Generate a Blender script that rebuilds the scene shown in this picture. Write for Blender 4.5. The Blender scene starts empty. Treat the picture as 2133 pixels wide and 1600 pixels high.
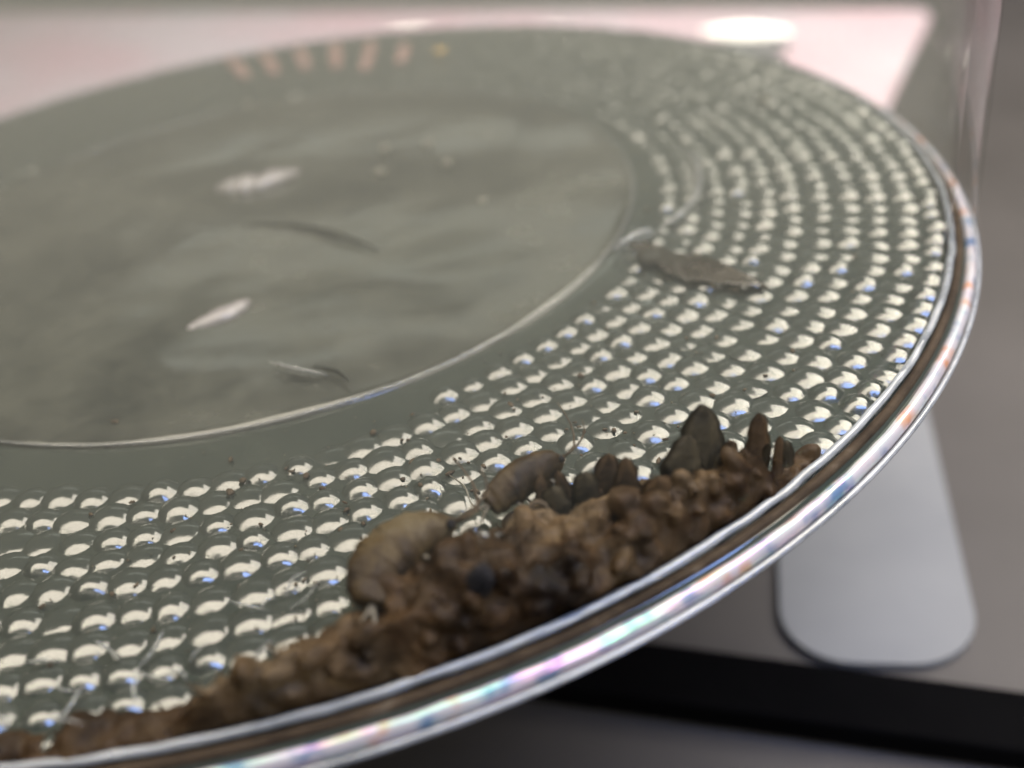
import bpy, bmesh, math, random
from mathutils import Vector, Matrix, noise
R = math.radians
U = 0.03                      # one unit below = 30 mm, the outer radius of the jar's base
random.seed(7)
sc = bpy.context.scene
col = sc.collection

# ---------------------------------------------------------------- camera
CAM = Vector((0.3402, -1.5153, 0.6374))
PITCH, ROLL, FPX = R(33.165), R(-8.583), 2238.4
fw = Vector((0, math.cos(PITCH), -math.sin(PITCH)))
up0 = Vector((0, math.sin(PITCH), math.cos(PITCH)))
rt0 = Vector((1, 0, 0))
rt = math.cos(ROLL) * rt0 + math.sin(ROLL) * up0
up = -math.sin(ROLL) * rt0 + math.cos(ROLL) * up0
cd = bpy.data.cameras.new('camera')
cd.sensor_width = 36
cd.lens = FPX * 36 / 2133
cd.clip_start = 0.001
cd.clip_end = 50
cam = bpy.data.objects.new('camera', cd)
col.objects.link(cam)
m = Matrix((rt, up, -fw)).transposed().to_4x4()
m.translation = CAM * U
cam.matrix_world = m
cd.dof.use_dof = True
cd.dof.focus_distance = 1.04 * U
cd.dof.aperture_fstop = 42
sc.camera = cam

# ---------------------------------------------------------------- world, added area lights, exposure
w = bpy.data.worlds.new('World')
sc.world = w
w.use_nodes = True
w.node_tree.nodes['Background'].inputs[0].default_value = (0.60, 0.63, 0.58, 1)
w.node_tree.nodes['Background'].inputs[1].default_value = 0.03

def area(name, loc, target, sx, sy, power, color):
    l = bpy.data.lights.new(name, 'AREA')
    l.shape = 'RECTANGLE'
    l.size, l.size_y = sx * U, sy * U
    l.energy = power
    l.color = color
    o = bpy.data.objects.new(name, l)
    col.objects.link(o)
    o.location = Vector(loc) * U
    zz = (Vector(loc) - Vector(target)).normalized()           # lamps shine along -Z, long side level along X
    xx = (Vector((1, 0, 0)) - zz * zz.x).normalized()
    o.rotation_euler = Matrix((xx, zz.cross(xx), zz)).transposed().to_euler()
    return o

area('overhead_glint_panel', (0.5, -0.55, 2.6), (0.5, -0.53, 0), 6.4, 1.22, 0.35, (1.0, 0.89, 0.74))  # added overhead panel, sized so its reflection draws the bump glints
area('right_glint_panel', (2.75, 0.90, 2.6), (1.9, 0.4, 0), 2.8, 1.6, 0.185, (1.0, 0.91, 0.79))  # added panel that widens the glints on the right-hand bumps
area('blue_fringe_panel', (1.7, -1.50, 2.55), (0.9, -0.6, 0), 2.6, 0.40, 0.085, (0.28, 0.44, 1.0))  # added blue panel imitating dispersion fringes on the glints
area('sheet_fill', (0.6, 2.4, 2.6), (0.9, 8.4, 0.6), 4.0, 1.2, 0.30, (1.0, 0.94, 0.96))  # added fill, turned away from the jar to brighten the pink sheet
area('disc_band_panel', (-0.2, 6.2, 3.6), (0.1, 0, 0), 4.4, 0.6, 0.022, (0.97, 1.0, 0.93))  # added dim panel, reflected as soft bands in the disc
area('table_fill', (2.2, -3.0, 0.9), (0.6, -0.3, -0.7), 0.9, 0.9, 0.055, (1.0, 0.95, 0.90))  # added fill that brightens the table under the jar

sc.view_settings.view_transform = 'Standard'
sc.view_settings.look = 'None'
sc.view_settings.exposure = 0
sc.view_settings.gamma = 1
sc.view_settings.use_curve_mapping = False
sc.render.engine = 'CYCLES'
sc.cycles.use_denoising = True
sc.cycles.use_adaptive_sampling = True
sc.cycles.adaptive_threshold = 0.03
sc.cycles.max_bounces = 7
sc.cycles.transmission_bounces = 5
sc.cycles.glossy_bounces = 3
sc.cycles.diffuse_bounces = 2
sc.cycles.transparent_max_bounces = 24
sc.cycles.volume_bounces = 0
sc.cycles.caustics_reflective = False
sc.cycles.caustics_refractive = False
sc.cycles.sample_clamp_indirect = 6

# ---------------------------------------------------------------- helpers
def tag(o, label=None, cat=None, group=None, kind=None):
    if label: o['label'] = label
    if cat: o['category'] = cat
    if group: o['group'] = group
    if kind: o['kind'] = kind
    return o

OPEN = {'centre_disc', 'stipple_bump', 'distant_stipple', 'sediment', 'table', 'water'}
def mesh_obj(name, verts, faces, mat, parent=None, smooth=True):
    me = bpy.data.meshes.new(name)
    me.from_pydata([tuple(Vector(v) * U) for v in verts], [], faces)
    me.update()
    if name not in OPEN:                                    # closed solids: all faces outward
        bm = bmesh.new(); bm.from_mesh(me)
        bmesh.ops.recalc_face_normals(bm, faces=bm.faces)
        bm.to_mesh(me); bm.free()
    if smooth:
        me.polygons.foreach_set('use_smooth', [True] * len(me.polygons))
    if mat: me.materials.append(mat)
    o = bpy.data.objects.new(name, me)
    col.objects.link(o)
    o.parent = parent
    return o

def empty(name, loc=(0, 0, 0)):
    o = bpy.data.objects.new(name, None)
    o.empty_display_size = 0.002
    o.location = Vector(loc) * U
    col.objects.link(o)
    return o

def lathe(profile, n=256, closed=False):
    V, F = [], []
    k = len(profile)
    for i in range(n):
        a = 2 * math.pi * i / n
        for r, z in profile:
            V.append((r * math.cos(a), r * math.sin(a), z))
    for i in range(n):
        j = (i + 1) % n
        for q in range(k if closed else k - 1):
            s = (q + 1) % k
            F.append((i * k + q, j * k + q, j * k + s, i * k + s))
    return V, F

def ringbead(r, z, a, b, n=256, m=12):
    return lathe([(r + a * math.cos(2 * math.pi * t / m), z + b * math.sin(2 * math.pi * t / m)) for t in range(m)], n, True)

def tube(pts, radii, m=8, flat=1.0, caps=True, upv=None):
    """tapered tube through pts; flat squashes it along the second axis"""
    V, F = [], []
    pts = [Vector(p) for p in pts]
    n = len(pts)
    ref = Vector(upv) if upv else Vector((0.2, -0.3, 1))
    for i, p in enumerate(pts):
        t = (pts[min(i + 1, n - 1)] - pts[max(i - 1, 0)]).normalized()
        s = t.cross(ref)
        if s.length < 1e-5: s = t.cross(Vector((1, 0, 0)))
        s.normalize()
        q = s.cross(t).normalized()
        for k in range(m):
            a = 2 * math.pi * k / m
            V.append(p + (s * math.cos(a) * flat + q * math.sin(a)) * radii[i])
    for i in range(n - 1):
        for k in range(m):
            l = (k + 1) % m
            F.append((i * m + k, (i + 1) * m + k, (i + 1) * m + l, i * m + l))
    if caps:
        F.append(tuple(range(m - 1, -1, -1)))
        F.append(tuple((n - 1) * m + k for k in range(m)))
    return V, F

def spline(pts, n):
    """Catmull-Rom through pts"""
    P = [Vector(p) for p in pts]
    P = [P[0] * 2 - P[1]] + P + [P[-1] * 2 - P[-2]]
    out = []
    segs = len(P) - 3
    for i in range(n):
        u = i / (n - 1) * segs
        k = min(int(u), segs - 1)
        t = u - k
        a, b, c, d = P[k:k + 4]
        out.append(0.5 * ((2 * b) + (c - a) * t + (2 * a - 5 * b + 4 * c - d) * t * t + (3 * b - a - 3 * c + d) * t ** 3))
    return out

def blob(size, sub=2, rough=0.35, seed=0.0):
    bm = bmesh.new()
    bmesh.ops.create_icosphere(bm, subdivisions=sub, radius=1)
    for v in bm.verts:
        k = 1 + rough * noise.noise(v.co * 1.6 + Vector((seed, seed * 0.7, 3)))
        v.co = Vector((v.co.x * size[0] * k, v.co.y * size[1] * k, v.co.z * size[2] * k))
    V = [v.co.copy() for v in bm.verts]
    F = [tuple(v.index for v in f.verts) for f in bm.faces]
    bm.free()
    return V, F

class Acc:
    def __init__(s): s.V, s.F, s.T = [], [], []
    def add(s, VF, M=None, tone=1.0):
        k = len(s.V)
        s.T += [tone] * len(VF[0])
        s.V += [(M @ Vector(v)) if M else Vector(v) for v in VF[0]]
        s.F += [tuple(i + k for i in f) for f in VF[1]]

# ---------------------------------------------------------------- materials
def new_mat(name):
    m = bpy.data.materials.new(name)
    m.use_nodes = True
    nt = m.node_tree
    return m, nt, nt.nodes['Principled BSDF'], nt.nodes['Material Output']

def add_noise(nt, scale, detail=4, rough=0.55, coord='Object', stretch=None, dist=0.0):
    tc = nt.nodes.new('ShaderNodeTexCoord')
    mp = nt.nodes.new('ShaderNodeMapping')
    if stretch: mp.inputs['Scale'].default_value = stretch
    nz = nt.nodes.new('ShaderNodeTexNoise')
    nz.inputs['Scale'].default_value = scale / U
    nz.inputs['Detail'].default_value = detail
    nz.inputs['Roughness'].default_value = rough
    nz.inputs['Distortion'].default_value = dist
    nt.links.new(tc.outputs[coord], mp.inputs[0])
    nt.links.new(mp.outputs[0], nz.inputs['Vector'])
    return nz

def ramp(nt, fac, stops):
    r = nt.nodes.new('ShaderNodeValToRGB')
    e = r.color_ramp.elements
    while len(e) < len(stops): e.new(0.5)
    for x, (p, c) in zip(e, stops):
        x.position = p
        x.color = (*c, 1)
    nt.links.new(fac, r.inputs[0])
    return r

def bump(nt, height, strength, dist):
    b = nt.nodes.new('ShaderNodeBump')
    b.inputs['Strength'].default_value = strength
    b.inputs['Distance'].default_value = dist * U
    nt.links.new(height, b.inputs['Height'])
    return b

def glassy(name, colA, colB, rough, trans, nscale=3, bump_s=0.0, bump_d=0.01, bscale=5, stretch=None, spec=0.5, detail=3, nrough=0.6):
    m, nt, p, out = new_mat(name)
    nz = add_noise(nt, nscale, detail, nrough)
    cr = ramp(nt, nz.outputs[0], [(0.3, colA), (0.7, colB)])
    nt.links.new(cr.outputs[0], p.inputs['Base Color'])
    rm = nt.nodes.new('ShaderNodeMapRange')
    rm.inputs['From Min'].default_value = 0.35; rm.inputs['From Max'].default_value = 0.7
    rm.inputs['To Min'].default_value = rough * 0.7; rm.inputs['To Max'].default_value = rough * 2.0
    nt.links.new(nz.outputs[0], rm.inputs[0])
    nt.links.new(rm.outputs[0], p.inputs['Roughness'])
    p.inputs['IOR'].default_value = 1.5
    p.inputs['Transmission Weight'].default_value = trans
    p.inputs['Specular IOR Level'].default_value = spec
    if bump_s:
        n2 = add_noise(nt, bscale, 2, 0.5, stretch=stretch)
        b = bump(nt, n2.outputs[0], bump_s, bump_d)
        nt.links.new(b.outputs[0], p.inputs['Normal'])
    return m

M = {}
M['base'] = glassy('ring_glass', (0.022, 0.027, 0.023), (0.034, 0.039, 0.032), 0.085, 0.10, 6)
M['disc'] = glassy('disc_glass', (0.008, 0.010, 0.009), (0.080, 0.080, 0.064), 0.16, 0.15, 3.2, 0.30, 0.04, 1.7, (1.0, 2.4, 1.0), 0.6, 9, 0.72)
M['bump'] = glassy('bump_glass', (0.022, 0.027, 0.023), (0.036, 0.041, 0.034), 0.13, 0.10, 9, 0.12, 0.004, 60, None, 0.9)
M['clear'] = glassy('clear_glass', (0.80, 0.82, 0.80), (0.90, 0.90, 0.88), 0.12, 0.86, 8, 0.3, 0.004, 50, None, 0.9)
M['milky'] = glassy('milky_glint', (0.40, 0.36, 0.35), (0.66, 0.62, 0.62), 0.16, 0.62, 26, 0.3, 0.004, 50, None, 0.9)  # whitened colour so the disc slivers read as glints
M['bead'] = glassy('bead_glass', (0.20, 0.22, 0.24), (0.42, 0.44, 0.46), 0.14, 0.55, 14, 0.3, 0.004, 50, None, 0.9)

m, nt, p, out = new_mat('pearly_heel_glass')      # moulded glass; rainbow refraction patches painted into its colour and film
nz = add_noise(nt, 26, 2, 0.5, stretch=(1, 1, 1))
cr = ramp(nt, nz.outputs[0], [(0.32, (0.10, 0.16, 0.26)), (0.44, (0.36, 0.35, 0.37)), (0.56, (0.40, 0.37, 0.38)), (0.70, (0.42, 0.20, 0.10))])
nt.links.new(cr.outputs[0], p.inputs['Base Color'])
p.inputs['Roughness'].default_value = 0.22
mr = nt.nodes.new('ShaderNodeMapRange')
n2 = add_noise(nt, 14, 1, 0.5)
mr.inputs['To Min'].default_value = 180; mr.inputs['To Max'].default_value = 760
nt.links.new(n2.outputs[0], mr.inputs[0])
nt.links.new(mr.outputs[0], p.inputs['Thin Film Thickness'])
p.inputs['Thin Film IOR'].default_value = 1.9
p.inputs['Specular IOR Level'].default_value = 0.7
p.inputs['Transmission Weight'].default_value = 0.25
M['heel'] = m

m, nt, p, out = new_mat('clear_wall')            # thin clear wall: see-through, with a faint sheen
nt.nodes.remove(p)
lf = nt.nodes.new('ShaderNodeLayerWeight'); lf.inputs[0].default_value = 0.5
pw = nt.nodes.new('ShaderNodeMath'); pw.operation = 'POWER'; pw.inputs[1].default_value = 5.0
nt.links.new(lf.outputs['Facing'], pw.inputs[0])
lw = nt.nodes.new('ShaderNodeMath'); lw.operation = 'MULTIPLY'; lw.inputs[1].default_value = 0.22
nt.links.new(pw.outputs[0], lw.inputs[0])
tr = nt.nodes.new('ShaderNodeBsdfTransparent'); tr.inputs[0].default_value = (0.985, 0.99, 0.98, 1)
gl = nt.nodes.new('ShaderNodeBsdfGlossy'); gl.inputs['Roughness'].default_value = 0.03
mx = nt.nodes.new('ShaderNodeMixShader')
nt.links.new(lw.outputs[0], mx.inputs[0]); nt.links.new(tr.outputs[0], mx.inputs[1]); nt.links.new(gl.outputs[0], mx.inputs[2])
nt.links.new(mx.outputs[0], out.inputs['Surface'])
M['wall'] = m

m, nt, p, out = new_mat('murky_water')
nt.nodes.remove(p)
pv = nt.nodes.new('ShaderNodeVolumePrincipled')
pv.inputs['Color'].default_value = (0.42, 0.43, 0.388, 1)
pv.inputs['Density'].default_value = 15.0
pv.inputs['Anisotropy'].default_value = 0.2
nt.links.new(pv.outputs[0], out.inputs['Volume'])
M['water'] = m

def organic(name, stops, nscale, transl=0.35, bscale=40, bdist=0.006, rough=0.75, spec=0.25):
    m, nt, p, out = new_mat(name)
    nz = add_noise(nt, nscale, 4, 0.62, dist=0.4)
    cr = ramp(nt, nz.outputs[0], stops)
    nt.links.new(cr.outputs[0], p.inputs['Base Color'])
    p.inputs['Roughness'].default_value = rough
    p.inputs['Specular IOR Level'].default_value = spec
    n2 = add_noise(nt, bscale, 3, 0.6)
    b = bump(nt, n2.outputs[0], 0.7, bdist)
    nt.links.new(b.outputs[0], p.inputs['Normal'])
    t = nt.nodes.new('ShaderNodeBsdfTranslucent')
    nt.links.new(cr.outputs[0], t.inputs[0])
    mx = nt.nodes.new('ShaderNodeMixShader')
    mx.inputs[0].default_value = transl
    nt.links.new(p.outputs[0], mx.inputs[1]); nt.links.new(t.outputs[0], mx.inputs[2])
    nt.links.new(mx.outputs[0], out.inputs['Surface'])
    return m

M['sediment'] = organic('brown_sediment', [(0.30, (0.010, 0.0052, 0.0022)), (0.43, (0.037, 0.0205, 0.0088)), (0.57, (0.074, 0.048, 0.0245)), (0.76, (0.15, 0.112, 0.070))], 8, 0.50, 55, 0.006, 0.55, 0.2)
nt = M['sediment'].node_tree
crn = [n for n in nt.nodes if n.type == 'VALTORGB'][0]
nb = add_noise(nt, 24, 3, 0.6)
at = nt.nodes.new('ShaderNodeMapRange')
at.inputs['From Min'].default_value = 0.3; at.inputs['From Max'].default_value = 0.72
at.inputs['To Min'].default_value = 0.45; at.inputs['To Max'].default_value = 2.0
nt.links.new(nb.outputs[0], at.inputs[0])
ml = nt.nodes.new('ShaderNodeVectorMath'); ml.operation = 'SCALE'
tg = [l.to_socket for l in crn.outputs[0].links]
nt.links.new(crn.outputs[0], ml.inputs[0]); nt.links.new(at.outputs[0], ml.inputs['Scale'])
for t_ in tg: nt.links.new(ml.outputs[0], t_)
M['silt'] = organic('refracted_brown', [(0.3, (0.012, 0.008, 0.005)), (0.6, (0.034, 0.024, 0.015)), (0.8, (0.10, 0.085, 0.065))], 22, 0.0, 60, 0.003, 0.8, 0.1)  # brown of the sediment as it shows through the heel glass
M['leaf'] = organic('brown_leaf', [(0.35, (0.022, 0.012, 0.005)), (0.55, (0.070, 0.040, 0.016)), (0.75, (0.13, 0.09, 0.05))], 24, 0.35)
M['leaf_dark'] = organic('olive_leaf', [(0.35, (0.012, 0.009, 0.0045)), (0.55, (0.042, 0.032, 0.016)), (0.75, (0.095, 0.078, 0.048))], 22, 0.3)
M['shell'] = organic('amphipod_shell', [(0.35, (0.009, 0.0045, 0.0025)), (0.44, (0.040, 0.023, 0.008)), (0.54, (0.085, 0.056, 0.022)), (0.68, (0.14, 0.108, 0.060))], 14, 0.55, 60, 0.003, 0.5, 0.25)
M['limb'] = organic('amphipod_limb', [(0.34, (0.06, 0.045, 0.03)), (0.5, (0.15, 0.125, 0.085)), (0.7, (0.24, 0.21, 0.155))], 24, 0.5, 60, 0.002, 0.4, 0.5)
M['black'] = organic('dark_seed', [(0.3, (0.006, 0.006, 0.007)), (0.7, (0.020, 0.018, 0.018))], 30, 0.0, 60, 0.003, 0.85, 0.06)
M['speck'] = organic('brown_speck', [(0.3, (0.030, 0.020, 0.012)), (0.7, (0.085, 0.062, 0.038))], 40, 0.2)
M['pale'] = organic('pale_speck', [(0.3, (0.22, 0.21, 0.17)), (0.7, (0.32, 0.30, 0.25))], 40, 0.5)
M['red'] = organic('red_print', [(0.3, (0.30, 0.16, 0.14)), (0.7, (0.33, 0.21, 0.19))], 20, 0.0, 50, 0.001, 0.4)
M['fibre'] = organic('grey_fibre', [(0.3, (0.022, 0.025, 0.020)), (0.7, (0.045, 0.048, 0.04))], 30, 0.2)

def solid(name, colA, colB, nscale, rough, bs=0.2, bd=0.004):
    m, nt, p, out = new_mat(name)
    nz = add_noise(nt, nscale, 3, 0.6)
    cr = ramp(nt, nz.outputs[0], [(0.3, colA), (0.7, colB)])
    nt.links.new(cr.outputs[0], p.inputs['Base Color'])
    p.inputs['Roughness'].default_value = rough
    n2 = add_noise(nt, nscale * 6, 4, 0.6)
    b = bump(nt, n2.outputs[0], bs, bd)
    nt.links.new(b.outputs[0], p.inputs['Normal'])
    return m
M['table'] = solid('grey_table', (0.036, 0.033, 0.031), (0.048, 0.044, 0.042), 2.2, 0.7)
M['bar'] = solid('black_bar', (0.0012, 0.0012, 0.0014), (0.002, 0.002, 0.0022), 6, 0.95)
M['bar'].node_tree.nodes['Principled BSDF'].inputs['Specular IOR Level'].default_value = 0.03
M['card'] = solid('white_card', (0.115, 0.122, 0.13), (0.145, 0.152, 0.158), 3, 0.8)  # white card greyed in its colour for the shade under the jar
M['pink'] = solid('pink_sheet', (0.62, 0.40, 0.46), (0.60, 0.55, 0.60), 1.4, 0.8)
m, nt, p, out = new_mat('rim_glint_glow')
p.inputs['Base Color'].default_value = (0.9, 0.88, 0.8, 1)
p.inputs['Emission Color'].default_value = (1.0, 0.93, 0.80, 1)
p.inputs['Emission Strength'].default_value = 2.6  # emission imitating highlights on the far rim
M['glow'] = m

# ---------------------------------------------------------------- the setting
ZT = -0.70
V = [(-14, -10, ZT), (14, -10, ZT), (14, 22, ZT), (-14, 22, ZT)]
tag(mesh_obj('table', V, [(0, 1, 2, 3)], M['table'], smooth=False), kind='structure')

V, F = lathe([(0.0001, 0.004), (0.958, 0.004), (0.958, 0.80), (0.0001, 0.80)], 128)
tag(mesh_obj('water', V, F, M['water'], smooth=False), kind='structure')

# ---------------------------------------------------------------- the jar
jar = empty('glass_jar')
tag(jar, 'clear round glass jar of murky water with a stippled base', 'jar')
V, F = lathe([(0.0001, -0.004), (0.555, -0.004), (0.560, 0.0035), (0.564, 0.0045), (0.575, 0.0038), (0.60, 0.001), (0.615, 0.0002), (0.625, 0.0), (0.64, 0.0), (0.75, 0.0), (0.85, 0.0), (0.93, 0.0), (0.950, 0.0), (0.957, -0.0004), (0.962, -0.003), (0.972, -0.004), (0.984, -0.005), (0.9875, -0.020),
              (0.988, -0.040), (0.95, -0.055), (0.0001, -0.055)], 360)
mesh_obj('base', V, F, M['base'], jar)
# centre disc, gently uneven
V, F = [], []
NR, NA = 40, 200
for i in range(NR + 1):
    r = 0.002 + (0.560 - 0.002) * i / NR
    for k in range(NA):
        a = 2 * math.pi * k / NA
        x, y = r * math.cos(a), r * math.sin(a)
        q = y + .35 * x + .07 * noise.noise(Vector((x * 2.5, y * 2.5, 7)))
        z = 0.008 + 0.0045 * math.sin(q * 15 + 1.2) * min(1, (0.56 - r) * 9) + 0.005 * noise.noise(Vector((x * 2.2, y * 4.6, 1.3))) + 0.003 * noise.noise(Vector((x * 9, y * 9, 5)))
        V.append((x, y, z))
for k in range(NA):
    a = 2 * math.pi * k / NA
    V.append((0.5655 * math.cos(a), 0.5655 * math.sin(a), -0.002))
for i in range(NR + 1):
    for k in range(NA):
        l = (k + 1) % NA
        F.append((i * NA + k, (i + 1) * NA + k, (i + 1) * NA + l, i * NA + l))
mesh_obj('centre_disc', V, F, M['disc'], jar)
V, F = ringbead(0.5612, 0.0085, 0.0014, 0.0014, 360, 8)
mesh_obj('disc_edge', V, F, M['clear'], jar)

# heel: inner bead, pearly band, outer bead
def wobbly(VF, amp, freq, seed):
    out = []
    for v in VF[0]:
        v = Vector(v)
        out.append(v + Vector((v.x, v.y, 0)).normalized() * amp * noise.noise(Vector((v.x * freq, v.y * freq, seed))) + Vector((0, 0, amp * noise.noise(Vector((v.x * freq, v.y * freq, seed + 9))))))
    return out, VF[1]
VF = wobbly(ringbead(0.9680, 0.004, 0.0042, 0.0042, 900, 10), 0.0016, 26, 2)
mesh_obj('inner_bead', *VF, M['bead'], jar)
prof = []
for t in range(9):
    a = R(150 - t * 18)
    prof.append((0.9905 + 0.0070 * math.cos(a), -0.016 + 0.011 * math.sin(a)))
prof += [(0.992, -0.034), (0.982, -0.032)]
VF = wobbly(lathe(prof, 720, True), 0.0009, 34, 4)
mesh_obj('heel_band', *VF, M['heel'], jar)
VF = ringbead(1.0005, -0.0195, 0.0032, 0.0036, 512, 8)
mesh_obj('outer_bead', *VF, M['bead'], jar)
V, F = lathe([(0.9730, -0.006), (0.9730, 0.0005), (0.977, 0.0012), (0.9815, 0.0005), (0.9815, -0.006)], 360)
mesh_obj('refracted_band', V, F, M['silt'], jar)  # dark band painted for sediment refracted through the heel
# wall
V, F = lathe([(0.965, 0.012), (0.965, 0.92), (0.992, 0.92), (0.992, -0.004)], 256)
mesh_obj('wall', V, F, M['wall'], jar)

# stipple bumps: concentric rings, constant spacing along each ring
def dome(r, h, n=14, rings=(0.22, 0.42, 0.62, 0.82, 1.0)):
    V, F = [(0, 0, h)], []
    for t in rings:
        for k in range(n):
            a = 2 * math.pi * k / n
            V.append((r * t * math.cos(a), r * t * math.sin(a), h * (1 - t * t)))
    for k in range(n): F.append((0, 1 + k, 1 + (k + 1) % n))
    for i in range(len(rings) - 1):
        for k in range(n):
            l = (k + 1) % n
            F.append((1 + i * n + k, 1 + (i + 1) * n + k, 1 + (i + 1) * n + l, 1 + i * n + l))
    return V, F

SED = [(-112, .975), (-104, .962), (-96, .945), (-90, .930), (-85, .915), (-82.9, .911), (-80.6, .905), (-79.2, .886), (-77.3, .858), (-75.3, .842), (-72.6, .828), (-69.1, .830), (-67.1, .815),
       (-63.4, .850), (-61.2, .872), (-58.3, .892), (-55.9, .905), (-54.1, .925), (-52.1, .943), (-49, .958), (-45, .975)]
def rin(deg):
    if deg <= SED[0][0] or deg >= SED[-1][0]: return 1.0
    for (a, x), (b, y) in zip(SED, SED[1:]):
        if a <= deg <= b: return x + (y - x) * (deg - a) / (b - a)

RINGS = [(.606, -60.6), (.639, -76.9), (.672, -75.46), (.706, -75.36), (.739, -75.66), (.772, -74.56), (.810, -57.15), (.846, -55.81), (.881, -50.2), (.916, -49), (.948, -47)]
cands = []
for ri, (r, ph) in enumerate(RINGS):
    n = round(2 * math.pi * r / 0.0345)
    for k in range(n):
        a = R(ph) + 2 * math.pi * k / n
        deg = (math.degrees(a) + 180) % 360 - 180
        if r > rin(deg) + 0.03: continue
        if ri == 0 and deg < -66 and deg > -140: continue          # the first row stops short on the near side
        a += random.gauss(0, .0018)
        p = Vector((r * math.cos(a), r * math.sin(a), 0.0)) * (1 + random.gauss(0, .0016))
        d = p - CAM
        z = d.dot(fw)
        sx, sy = FPX * d.dot(rt) / z, -FPX * d.dot(up) / z
        cands.append((z, abs(sx) < 1066 and abs(sy) < 800, p, a, ri))
dv, df = dome(0.0205, 0.0080)
dv2, df2 = dome(0.0205, 0.0080, 12, (0.28, 0.55, 0.8, 1.0))
dmesh = None
inside = sorted([c for c in cands if c[1]], key=lambda c: c[0])
near, rest = inside[:300], inside[300:] + [c for c in cands if not c[1]]
def bump_shape(ri):
    sr = random.gauss(1.02, .07) * (0.86 if ri in (0, 10) else 1)
    return sr, sr * random.gauss(1, .06), random.gauss(1.02, .17)
for z, vis, p, a, ri in near:
    if dmesh is None:
        o = mesh_obj('stipple_bump', dv, df, M['bump'], jar)
        dmesh = o.data
    else:
        o = bpy.data.objects.new('stipple_bump', dmesh)
        col.objects.link(o)
        o.parent = jar
    o.location = (p + Vector((0, 0, -0.0012))) * U
    o.rotation_euler = (random.gauss(0, .04), random.gauss(0, .04), a + random.gauss(0, .1))
    o.scale = bump_shape(ri)
acc = Acc()
for z, vis, p, a, ri in rest:
    s = bump_shape(ri)
    Mx = Matrix.Translation(p + Vector((0, 0, -0.0012))) @ Matrix.Rotation(a, 4, 'Z') @ Matrix.Diagonal((*s, 1))
    acc.add((dv2, df2), Mx)
tag(mesh_obj('distant_stipple', acc.V, acc.F, M['bump'], jar), kind='stuff')

# red print strokes on the far side of the base
for (r, th, ln) in ((.860, 99.6, .20), (.850, 95.0, .20), (.84, 90.1, .18), (.83, 85.0, .20), (.80, 79.6, .22), (.79, 74.0, .14)):
    pts = []
    for t in range(7):
        u = t / 6 - .5
        aa = R(th + 2.2 * u)
        pts.append(((r + u * ln) * math.cos(aa), (r + u * ln) * math.sin(aa), 0.011))
    V, F = tube(pts, [.009 + .005 * (1 - 4 * (t / 6 - .5) ** 2) for t in range(7)], 8, 1.0)
    V = [(x, y, 0.0105 + (z - 0.0105) * 0.12) for x, y, z in V]
    mesh_obj('printed_stroke', V, F, M['red'], jar)

# ---------------------------------------------------------------- stand, card, sheet, added glint tubes behind
st = empty('black_stand', (0, 0, ZT))
tag(st, 'black stand arm reaching out from under the jar across grey table', 'stand')
V, F = lathe([(0.0001, 0.645), (0.25, 0.645), (0.26, 0.635), (0.26, 0.02), (0.30, 0.004), (0.0001, 0.004)], 64)
mesh_obj('post', V, F, M['bar'], st)
d0 = (Vector((.708, -.418, 0)) - Vector((.448, -.316, 0))).normalized()
e0 = Vector((.448, -.316, 0))
e1 = Vector((.289, -.379, 0)); d1 = (Vector((.675, -.524, 0)) - e1).normalized()
pts = [e0 - d0 * .25, e0 + d0 * 1.6, e1 + d1 * 1.75, e1 - d1 * .15]
V = [(q.x, q.y, .004) for q in pts] + [(q.x, q.y, .05) for q in pts]
bar = mesh_obj('arm', V, [(3, 2, 1, 0), (4, 5, 6, 7), (0, 1, 5, 4), (1, 2, 6, 5), (2, 3, 7, 6), (3, 0, 4, 7)], M['bar'], st, smooth=False)
bv = bar.modifiers.new('bevel', 'BEVEL'); bv.width = .008 * U; bv.segments = 3

def rounded_sheet(name, corner, dirx, diry, lx, ly, rad, th, mat, zb):
    c, dx, dy = Vector(corner), Vector(dirx).normalized(), Vector(diry).normalized()
    out = []
    for (ox, oy, a0) in ((rad, rad, 180), (lx - rad, rad, 270), (lx - rad, ly - rad, 0), (rad, ly - rad, 90)):
        for t in range(9):
            a = R(a0 + t * 90 / 8)
            out.append(c + dx * (ox + rad * math.cos(a)) + dy * (oy + rad * math.sin(a)))
    n = len(out)
    V = [(q.x, q.y, zb) for q in out] + [(q.x, q.y, zb + th) for q in out]
    F = [tuple(range(n - 1, -1, -1)), tuple(range(n, 2 * n))] + [(k, (k + 1) % n, n + (k + 1) % n, n + k) for k in range(n)]
    return mesh_obj(name, V, F, mat, smooth=False)
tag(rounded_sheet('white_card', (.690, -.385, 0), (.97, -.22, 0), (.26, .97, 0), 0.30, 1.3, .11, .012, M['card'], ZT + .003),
    'shade-greyed white card with a rounded corner lying behind the black arm', 'card')
tag(rounded_sheet('pink_sheet', (-4.7, 4.75, 0), (.866, -.5, 0), (.5, .866, 0), 7.0, 1.75, .1, .01, M['pink'], ZT + .003),
    'pale pink sheet lying on the table behind the jar', 'sheet')
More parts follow.
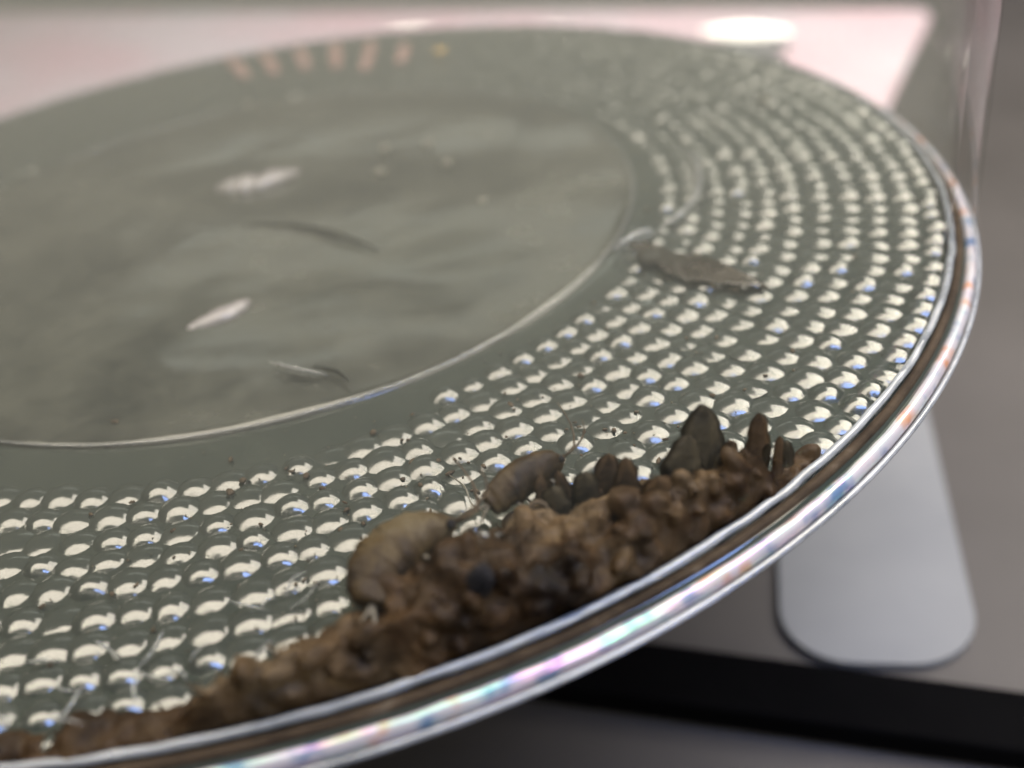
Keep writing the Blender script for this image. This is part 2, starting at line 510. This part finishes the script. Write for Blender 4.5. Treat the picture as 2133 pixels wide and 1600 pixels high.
for i, (x, y, ln, lab) in enumerate(((.16, 3.22, .33, 'leftmost of the three added glowing tubes imitating glints on the far rim'),
                                     (.72, 2.93, .36, 'middle one of the three added glowing tubes imitating glints on the far rim'),
                                     (1.42, 2.56, .34, 'rightmost of the three added glowing tubes imitating glints on the far rim'))):
    t = tag(empty('glint_tube', (x, y, ZT + .1)), lab, 'glint', 'added glowing tubes behind the jar')  # added emitters standing for bright glints on the far rim
    dirv = Vector((.866, -.5, 0))
    pts = [dirv * (ln * (k / 10 - .5)) for k in range(11)]
    V, F = tube(pts, [.004 + .022 * math.sin(math.pi * k / 10) for k in range(11)], 12)
    mesh_obj('glint_emitter', V, F, M['glow'], t)
    V = []
    for sx in (-1, 1):
        for sy in (-1, 1):
            for z in (-.097, -.045):
                V.append(dirv * (ln * .42 * sx) + Vector((.5, .866, 0)) * (.06 * sy) + Vector((0, 0, z)))
    mesh_obj('glint_tube_foot', V, [(0, 1, 3, 2), (4, 6, 7, 5), (0, 4, 5, 1), (2, 3, 7, 6), (1, 5, 7, 3), (0, 2, 6, 4)], M['card'], t, smooth=False)

# ---------------------------------------------------------------- sediment (a fluffy mass nobody could count)
def sed_h(deg, r):
    ri = rin(deg) + 0.028
    t = (r - ri) / max(0.957 - ri, 0.01)
    if t < 0: return -0.01
    prof = min(1, t * 2.2) ** 0.7
    thick = min(1.0, (0.985 - rin(deg)) / 0.10)
    n1 = noise.noise(Vector((deg * .16, r * 12, 0))); n2 = noise.noise(Vector((deg * .5, r * 34, 4))); n3 = noise.noise(Vector((deg * 1.2, r * 80, 8)))
    return prof * thick * (0.050 + 0.022 * n1 + 0.016 * n2 + .004 * n3)
acc = Acc()
V, F = [], []
ND, NQ = 420, 40
for i in range(ND + 1):
    deg = -112 + 67 * i / ND
    ri = min(rin(deg) + 0.02, 0.955)
    top = 0
    for q in range(NQ + 1):
        a = R(deg)
        if q <= NQ - 8:
            r = ri + (0.951 - ri) * q / (NQ - 8)
            z = top = max(sed_h(deg, r), -0.002)
        else:
            t = (q - NQ + 8) / 8
            r = 0.951 + 0.009 * math.sin(t * math.pi / 2) + .003 * noise.noise(Vector((deg * 1.1, t * 3, 2)))
            z = top * (1 - t) - 0.003 * t
        V.append((r * math.cos(a), r * math.sin(a), z))
for i in range(ND):
    for q in range(NQ):
        k = i * (NQ + 1) + q
        F.append((k, k + 1, k + NQ + 2, k + NQ + 1))
nv = len(V)
V += [(x, y, -0.012) for x, y, z in V]
F += [tuple(i + nv for i in f[::-1]) for f in F]
edge = [i * (NQ + 1) for i in range(ND + 1)] + [ND * (NQ + 1) + q for q in range(1, NQ + 1)] + [i * (NQ + 1) + NQ for i in range(ND - 1, -1, -1)] + [q for q in range(NQ - 1, 0, -1)]
for a_, b_ in zip(edge, edge[1:] + edge[:1]): F.append((a_, b_, b_ + nv, a_ + nv))
acc.add((V, F))
rnd = random.Random(3)
blobs = [blob((1, 1, 1), 2, 0.28, s * 3.7) for s in range(8)]
for i in range(520):
    deg = rnd.uniform(-104, -50)
    ri = rin(deg)
    if ri > .975: continue
    t = rnd.random() ** 1.1
    r = ri + .018 + (0.950 - ri - .018) * t
    if r > .953: continue
    s = .0045 + .0115 * rnd.random() ** 1.8 * (1.1 if t < .25 else 1)
    z = max(sed_h(deg, r), 0) + s * rnd.uniform(-.7, .25)
    if i % 4 == 0:
        r = .956; z = rnd.random() * max(sed_h(deg, .95), 0); s *= .8
    Mx = Matrix.Translation((r * math.cos(R(deg)), r * math.sin(R(deg)), z)) @ Matrix.Rotation(rnd.uniform(0, 6.3), 4, Vector((rnd.uniform(-1, 1), rnd.uniform(-1, 1), rnd.uniform(-1, 1) + .01)).normalized()) @ Matrix.Diagonal((s * rnd.uniform(1.0, 2.1), s, s * rnd.uniform(.8, 1.0), 1))
    acc.add(blobs[i % 8], Mx, rnd.choice((.45, .7, .9, 1.1, 1.4, 1.9)))
tmp = mesh_obj('heap', acc.V, acc.F, None)
rm = tmp.modifiers.new('remesh', 'REMESH'); rm.mode = 'VOXEL'; rm.voxel_size = .0021 * U; rm.use_smooth_shade = True
sm = tmp.modifiers.new('smooth', 'SMOOTH'); sm.factor = .5; sm.iterations = 5
bpy.context.view_layer.update()
ev = tmp.evaluated_get(bpy.context.evaluated_depsgraph_get())
em = ev.to_mesh()
acc = Acc()
acc.add(([v.co / U for v in em.vertices], [tuple(p_.vertices) for p_ in em.polygons]))
ev.to_mesh_clear()
tm = tmp.data
bpy.data.objects.remove(tmp); bpy.data.meshes.remove(tm)
for i in range(1500):                                       # fine fuzz of rotting fibres
    deg = rnd.uniform(-104, -49)
    ri = rin(deg)
    if ri > .975: continue
    r = ri + .012 + (0.950 - ri) * rnd.random()
    if r > .953: continue
    c = Vector((r * math.cos(R(deg)), r * math.sin(R(deg)), max(sed_h(deg, r), 0) - .001))
    d = Vector((rnd.gauss(0, 1), rnd.gauss(0, 1), abs(rnd.gauss(.5, .8)))).normalized() * rnd.uniform(.006, .019)
    k = Vector((rnd.gauss(0, 1), rnd.gauss(0, 1), rnd.gauss(0, 1))) * .003
    rr_ = rnd.uniform(.0004, .0011)
    acc.add(tube([c, c + d * .5 + k, c + d], [rr_, rr_, rr_ * .4], 4))
so = mesh_obj('sediment', acc.V, acc.F, M['sediment'])
tag(so, 'heap of soft brown sediment against the near wall of the jar', 'sediment', kind='stuff')

# ---------------------------------------------------------------- leaf fragments sticking up
def leaf(base, h, wd, lean, turn, mat, label, pointed=1.0, curl=.15):
    h, wd, pointed = h * 1.05, wd * 1.2, pointed * .6
    """a small blade: outline of a leaf tip, real thickness, standing on its base"""
    NU, NV = 12, 6
    V, F = [], []
    for side in (1, -1):
        for i in range(NU + 1):
            u = i / NU
            half = wd * .5 * (math.sin(math.pi * (0.12 + .88 * u) ** 0.9) ** (0.75 * pointed) if u < 1 else 0.02)
            half = max(half, wd * .03)
            for j in range(NV + 1):
                v = j / NV * 2 - 1
                jag = 1 + .30 * noise.noise(Vector((u * 5 + base[0] * 90, v * 1.2, base[1] * 70))) + .16 * noise.noise(Vector((u * 17, v * 2, base[0] * 130)))
                V.append((v * half * jag, side * wd * .07 * (1 - v * v) ** .5 * (1 - u * .5) + curl * h * u * u + .1 * wd * v * v, u * h - .006))
    n = (NU + 1) * (NV + 1)
    for s in (0, n):
        for i in range(NU):
            for j in range(NV):
                k = s + i * (NV + 1) + j
                f = (k, k + 1, k + NV + 2, k + NV + 1)
                F.append(f if s else f[::-1])
    for i in range(NU):
        for j in (0, NV):
            k = i * (NV + 1) + j
            F.append((k, k + NV + 1, n + k + NV + 1, n + k))
    o = mesh_obj('leaf_fragment', V, F, mat)
    o.location = Vector(base) * U
    o.rotation_euler = Matrix.Rotation(R(turn), 3, 'Z').to_euler()
    o.rotation_euler = (Matrix.Rotation(R(turn), 4, 'Z') @ Matrix.Rotation(R(lean), 4, 'Y')).to_euler()
    return tag(o, label, 'leaf fragment', 'leaf fragments standing in the sediment')

L, LD = M['leaf'], M['leaf_dark']
rl = random.Random(5)
for k in range(14):
    deg = -66.5 + 13.0 * (k + rl.random() * .8) / 14
    r_ = rin(deg) + rl.uniform(.022, .045)
    small = leaf((r_ * math.cos(R(deg)), r_ * math.sin(R(deg)), .030), rl.uniform(.022, .040), rl.uniform(.007, .013), rl.uniform(-16, 16), rl.uniform(-10, 30), rl.choice((L, LD)),
         'small narrow blade among others along the upper edge of the heap', rl.uniform(.7, 1.3), rl.uniform(-.1, .2))
    small['group'] = 'small blades along the upper edge of the heap'
for a in [((.546, -.776, .02), .066, .021, 2, 15, L, 'tall finger-like brown leaf fragment standing apart at far right of sediment', .8, .05),
          ((.522, -.775, .02), .042, .014, 0, 10, L, 'small grey-brown leaf stub just left of the tall finger-like fragment', .6, .1),
          ((.511, -.770, .02), .050, .010, -3, 10, L, 'thin brown leaf strip between the olive leaf and the small stub', .8, .1),
          ((.490, -.785, .026), .078, .044, 10, 20, LD, 'large pointed olive-brown leaf fragment rising highest of the heap', 1.3, .1),
          ((.470, -.800, .026), .062, .040, 14, 20, LD, 'broad dark leaf fragment leaning behind the rounded brown one', 1.0, .1),
          ((.447, -.828, .026), .050, .034, 2, 12, L, 'rounded brown oval leaf fragment in middle right of the heap', .7, .05),
          ((.424, -.800, .026), .052, .022, 4, 10, L, 'pointed narrow brown leaf fragment with a pale sliver beside it', 1.2, .1),
          ((.408, -.783, .026), .046, .024, 8, 5, L, 'brown leaf fragment leaning right beneath the bluish bumps', .9, .1),
          ((.390, -.800, .026), .044, .022, 0, 5, LD, 'dark rounded leaf knob near the middle of the heap edge', .5, .1),
          ((.365, -.805, .026), .038, .026, -8, 0, LD, 'low olive leaf fragment right of the small brown curl', .8, .1),
          ((.563, -.778, .02), .040, .012, 6, 20, L, 'thin dim leaf fragment at the right end of the heap', .9, .1),
          ((.318, -.838, .02), .034, .030, -6, 0, L, 'brown leaf tip poking up left of the curl', .8, .1)]:
    leaf(*a)

# ---------------------------------------------------------------- amphipods
def amphipod(label, cl, rad, ventral, legs_at, seg, head_last=True):
    root = tag(empty('amphipod', cl[0]), label, 'amphipod', 'amphipods resting on the sediment')
    base = Vector(cl[0])
    P = spline([Vector(c) - base for c in cl], seg * 6 + 1)
    n = len(P)
    rr = []
    for i in range(n):
        u = i / (n - 1)
        prof = (0.30 + 0.70 * math.sin(math.pi * min(1, u * 0.92 + .10)) ** .6)
        if u > .9: prof *= 1 - (u - .9) * 3.2
        prof *= 1 + .08 * noise.noise(Vector((u * 9, rad * 900, 1)))
        saw = 1 + .045 * (1 - (i % 6) / 6) - .022
        rr.append(rad * prof * saw)
    vv = Vector(ventral).normalized()
    P = [q + vv * rr[i] * .35 for i, q in enumerate(P)]
    V, F = tube(P, [q * 1.45 for q in rr], 20, 0.58, True, ventral)
    V = [v * (1 + .0) + Vector((noise.noise(v * 90), noise.noise(v * 90 + Vector((5, 0, 0))), noise.noise(v * 90 + Vector((0, 9, 0))))) * rad * .10 for v in V]
    mesh_obj('body', V, F, M['shell'], root)
    head = P[-3]
    def limb(name, pts, r0, r1, mat, k=7):
        Q = spline(pts, k)
        V, F = tube(Q, [r0 + (r1 - r0) * t / (k - 1) for t in range(k)], 6)
        return mesh_obj(name, V, F, mat, root)
    for q, u in enumerate(legs_at):
        i = int(u * (n - 1))
        t = (P[min(i + 1, n - 1)] - P[i - 1]).normalized()
        s = t.cross(vv).normalized()
        ln = rad * (2.6 + .5 * math.sin(q * 2.1))
        b = P[i] + vv * rad * .5
        sgn = 1 if q % 2 else -1
        limb('leg', [b, b + vv * ln * .45 + t * ln * .2 + s * sgn * rad * .3, b + vv * ln * .8 - t * ln * .05 + s * sgn * rad * .5, b + vv * ln + t * ln * .25 + s * sgn * rad * .4], rad * .17, rad * .05, M['limb'])
    t = (P[-1] - P[-4]).normalized()
    for q in (-1, 1):
        sd = t.cross(vv).normalized() * q
        limb('antenna', [head, head + t * rad * 1.6 - vv * rad * .4 + sd * rad * .4, head + t * rad * 2.6 - vv * rad * (1.6 + .5 * q) + sd * rad * .7, head + t * rad * 2.9 - vv * rad * (3.0 + q) + sd * rad], rad * .12, rad * .035, M['speck'])
    tl = (P[0] - P[3]).normalized()
    for q in (-1, 1):
        limb('tail_spine', [P[1], P[0] + tl * rad * .8 + vv * rad * .3 * q, P[0] + tl * rad * 1.4 + vv * rad * .7 * q], rad * .16, rad * .04, M['limb'], 5)
    toward = (CAM - (base + head)).normalized()
    V, F = blob((rad * .24, rad * .24, rad * .3), 2, .1)
    V = [v + head + toward * rad * .52 for v in V]
    mesh_obj('eye', V, F, M['black'], root)
    return root

amphipod('brown amphipod with strongly arched back lying at left end of the heap',
         [(.204, -.893, .050), (.206, -.868, .058), (.219, -.848, .062), (.242, -.833, .064), (.276, -.828, .062)], .0175,
         (.55, -.62, -.45), (.22, .32, .42, .52, .62, .72, .80), 11)
amphipod('straight olive-brown amphipod above the heap, head up against the bumps',
         [(.304, -.792, .048), (.325, -.776, .054), (.348, -.762, .056), (.376, -.752, .054)], .0118,
         (.45, -.45, -.70), (.2, .32, .44, .56, .68, .78), 10)

# ---------------------------------------------------------------- small separate bits
def bit(name, loc, size, rot, mat, label, cat, group=None, seed=0, rough=.35, sub=2):
    V, F = blob(size, sub, rough, seed)
    o = mesh_obj(name, V, F, mat)
    o.location = Vector(loc) * U
    o.rotation_euler = rot
    return tag(o, label, cat, group)
bit('seed', (.290, -.900, .056), (.0135, .010, .0235), (.2, .5, 0), M['black'], 'black seed lodged in the brown sediment', 'seed', None, 1.2, .2, 3)
bit('seed', (.262, -.906, .048), (.0055, .005, .007), (.2, .2, 0), M['black'], 'tiny dark grain just left of the black seed', 'seed', None, 4.2, .2)
bit('seed', (.208, -.893, .030), (.012, .006, .006), (.2, -.6, .3), M['black'], 'small dark husk below the tail of the arched amphipod', 'seed', None, 2.2, .3)
bit('sand_grain', (.297, -.846, .055), (.0075, .006, .006), (.3, .2, .6), M['clear'], 'bright glassy grain between the two amphipods', 'grain', None, 5, .5)
bit('sand_grain', (.312, -.844, .052), (.004, .004, .0045), (.3, .2, .1), M['clear'], 'small glassy grain right of the bright grain', 'grain', None, 6, .5)
pts = [(.346 + .008 * math.cos(R(a)), -.806 + .003 * math.sin(R(a)), .040 + .009 * math.sin(R(a))) for a in range(-20, 215, 15)]
V, F = tube(pts, [.0024] * len(pts), 8)
tag(mesh_obj('brown_curl', V, F, M['speck']), 'small brown curl standing on the edge of the heap', 'curl')
# clear flake on the right of the ring
out = [(.515, -.285), (.530, -.288), (.548, -.298), (.568, -.322), (.590, -.338), (.596, -.356), (.606, -.374), (.640, -.414), (.652, -.440), (.628, -.434), (.606, -.420), (.585, -.404), (.566, -.392), (.545, -.372), (.536, -.350), (.522, -.332), (.518, -.308)]
c0 = Vector((.566, -.352, 0))
V, F = [], []
n = len(out)
for side in (1, -1):
    for q in range(6):
        t = (q + .04) / 5.04
        for k, (x, y) in enumerate(out):
            v = c0 + (Vector((x, y, 0)) - c0) * t
            V.append((v.x, v.y, .016 + .010 * noise.noise(Vector((v.x * 24, v.y * 24, 3))) + .004 * noise.noise(Vector((v.x * 70, v.y * 70, 5))) + side * .0012))
for s_ in (0, 6 * n):
    for q in range(5):
        for k in range(n):
            l = (k + 1) % n
            f = (s_ + q * n + k, s_ + (q + 1) * n + k, s_ + (q + 1) * n + l, s_ + q * n + l)
            F.append(f if s_ == 0 else f[::-1])
for k in range(n): F.append((5 * n + k, 11 * n + k, 11 * n + (k + 1) % n, 5 * n + (k + 1) % n))
M['flake'] = glassy('film_flake', (0.045, 0.036, 0.024), (0.13, 0.105, 0.075), 0.20, 0.80, 30, 0.3, .006, 40)
tag(mesh_obj('film_flake', V, F, M['flake']), 'torn translucent brown flake lying over the bumps by the disc', 'flake')
def sliver(label, pts, rad, mat, name='glint_sliver', cat='sliver', flat=.5, group=None):
    Q = spline(pts, 18)
    rr = [rad * max(.08, math.sin(math.pi * (k + .5) / 18) ** .7) * (1 + .55 * noise.noise(Vector((k * .9, pts[0][0] * 50, pts[0][1] * 50)))) for k in range(18)]
    Q = [q + Vector((0, 0, rad * .3 * noise.noise(Vector((k * .7, pts[0][0] * 40, 9))))) for k, q in enumerate(Q)]
    V, F = tube(Q, rr, 10, flat)
    return tag(mesh_obj(name, V, F, mat), label, cat, group)
sliver('bright clear sliver imitating a glint on the far part of the centre disc', [(-.085, .140, .010), (-.04, .134, .013), (-.01, .130, .014), (.05, .172, .010)], .013, M['milky'], flat=1.7)  # added sliver standing for a highlight on the disc
sliver('clear curved sliver imitating a glint at lower left of the centre disc', [(-.05, -.325, .012), (.002, -.302, .015), (.02, -.268, .012)], .008, M['milky'], flat=1.6)  # added sliver shaped as a small curved highlight
sliver('short pinkish clear sliver imitating a glint near the near edge of the disc', [(.069, -.45, .020), (.10, -.478, .022), (.14, -.499, .02)], .006, M['clear'])
sliver('bright clear sliver imitating a glint at the right edge of the centre disc', [(.492, -.292, .014), (.522, -.275, .018), (.556, -.255, .014)], .011, M['clear'])  # added sliver standing for a white highlight at the disc edge
sliver('thin bluish clear strand imitating sheen, curving across the right side bumps', [(.552, -.258, .014), (.600, -.210, .014), (.634, -.150, .014), (.652, -.06, .014), (.650, .02, .014)], .009, M['clear'], 'sheen_strand', 'fibre')  # added strand imitating a blue-white sheen across the ring
sliver('dark curved fibre lying on the centre disc', [(-.02, -.02, .012), (.06, -.058, .014), (.13, -.115, .014), (.19, -.178, .011)], .006, M['fibre'], 'dark_fibre', 'fibre')
sliver('short dark fibre beside the pinkish sliver', [(.12, -.47, .018), (.15, -.49, .019), (.165, -.515, .018)], .004, M['fibre'], 'dark_fibre', 'fibre')
sliver('fine pale hair crossing the bumps left of straight amphipod', [(.268, -.70, .013), (.282, -.725, .016), (.288, -.755, .018), (.302, -.785, .03)], .0016, M['pale'], 'pale_hair', 'fibre')
for k, (x, y) in enumerate([(.101, -.354), (.125, -.349), (.151, -.403), (.079, -.377), (.037, -.37), (.13, -.37)]):
    bit('brown_speck', (x + .006 * math.sin(k * 5), y, .009), (.003 + .0012 * (k % 3), .0035, .0025), (0, 0, k), M['speck'], 'tiny brown speck on the near half of the centre disc', 'speck', 'brown specks on the centre disc', k * 2.3, .6)
for k, (x, y) in enumerate([(.125, -.657), (.061, -.649), (.05, -.665), (.191, -.60), (.414, -.553), (.362, -.69), (.24, -.70)]):
    bit('brown_speck', (x, y, .006), (.003 + .001 * (k % 3), .0035, .0025), (0, 0, k), M['speck'], 'tiny brown speck lying among the stipple bumps', 'speck', 'brown specks among the bumps', k * 1.3, .6)
for k, (x, y) in enumerate([(.19, .205), (.262, .197), (-.083, .556), (.813, .162), (.184, .101), (.338, -.072), (.291, .098)]):
    bit('pale_speck', (x, y, .013), (.009, .008, .006), (0, 0, k), M['pale'], 'blurred pale speck far back in the jar', 'speck', 'pale specks far back in the jar', k * 1.9, .5)
rnd = random.Random(11)
for k in range(18):
    deg = rnd.uniform(-97, -78)
    ro = rin(deg)
    r = rnd.uniform(ro - .075, ro + .02)
    c = Vector((r * math.cos(R(deg)), r * math.sin(R(deg)), .013 + (.02 if r > ro else 0)))
    a = rnd.uniform(0, 3.14)
    d = Vector((math.cos(a), math.sin(a), rnd.uniform(-.1, .5))) * rnd.uniform(.008, .018)
    n = Vector((-math.sin(a), math.cos(a), .4)) * rnd.uniform(-.006, .006)
    sliver('thin clear shred imitating a glint, among others at the left foot of the heap', [c - d, c + n, c + d], rnd.uniform(.0014, .0028), M['clear'], 'glint_streak', 'streak', .6, 'glint streaks at the left foot of the heap')  # added strands imitating distorted highlights of the bumps

m, nt, p, out = new_mat('gold_glint')
p.inputs['Base Color'].default_value = (0.75, 0.52, 0.18, 1)
p.inputs['Metallic'].default_value = 0.9
p.inputs['Roughness'].default_value = 0.25
n2 = add_noise(nt, 60, 3, 0.6)
nt.links.new(bump(nt, n2.outputs[0], 0.8, 0.01).outputs[0], p.inputs['Normal'])
bit('gold_glint', (.295, .712, .016), (.012, .010, .009), (.3, .2, .4), m, 'single golden speck imitating a sparkle beside the red printed strokes', 'speck', None, 3.1, .8, 2)  # added metallic bit imitating a golden sparkle of light

# fine silt settled on the glass
rnd = random.Random(21)
acc = Acc()
for i in range(550):
    r = .965 * math.sqrt(rnd.random()); a = rnd.uniform(-math.pi, math.pi)
    if rnd.random() < .6: a = R(rnd.gauss(-68, 16)); r = .90 - abs(rnd.gauss(0, .16))
    z = .0075 if r < .56 else .0045
    sz = .0007 + .0024 * rnd.random() ** 3
    acc.add(blob((sz * rnd.uniform(1, 2.2), sz, sz * .7), 1, .6, i * .37), Matrix.Translation((r * math.cos(a), r * math.sin(a), z)) @ Matrix.Rotation(rnd.uniform(0, 3.1), 4, 'Z'))
tag(mesh_obj('silt_dust', acc.V, acc.F, M['speck']), 'fine brown silt scattered thinly over the jar floor', 'silt', kind='stuff')
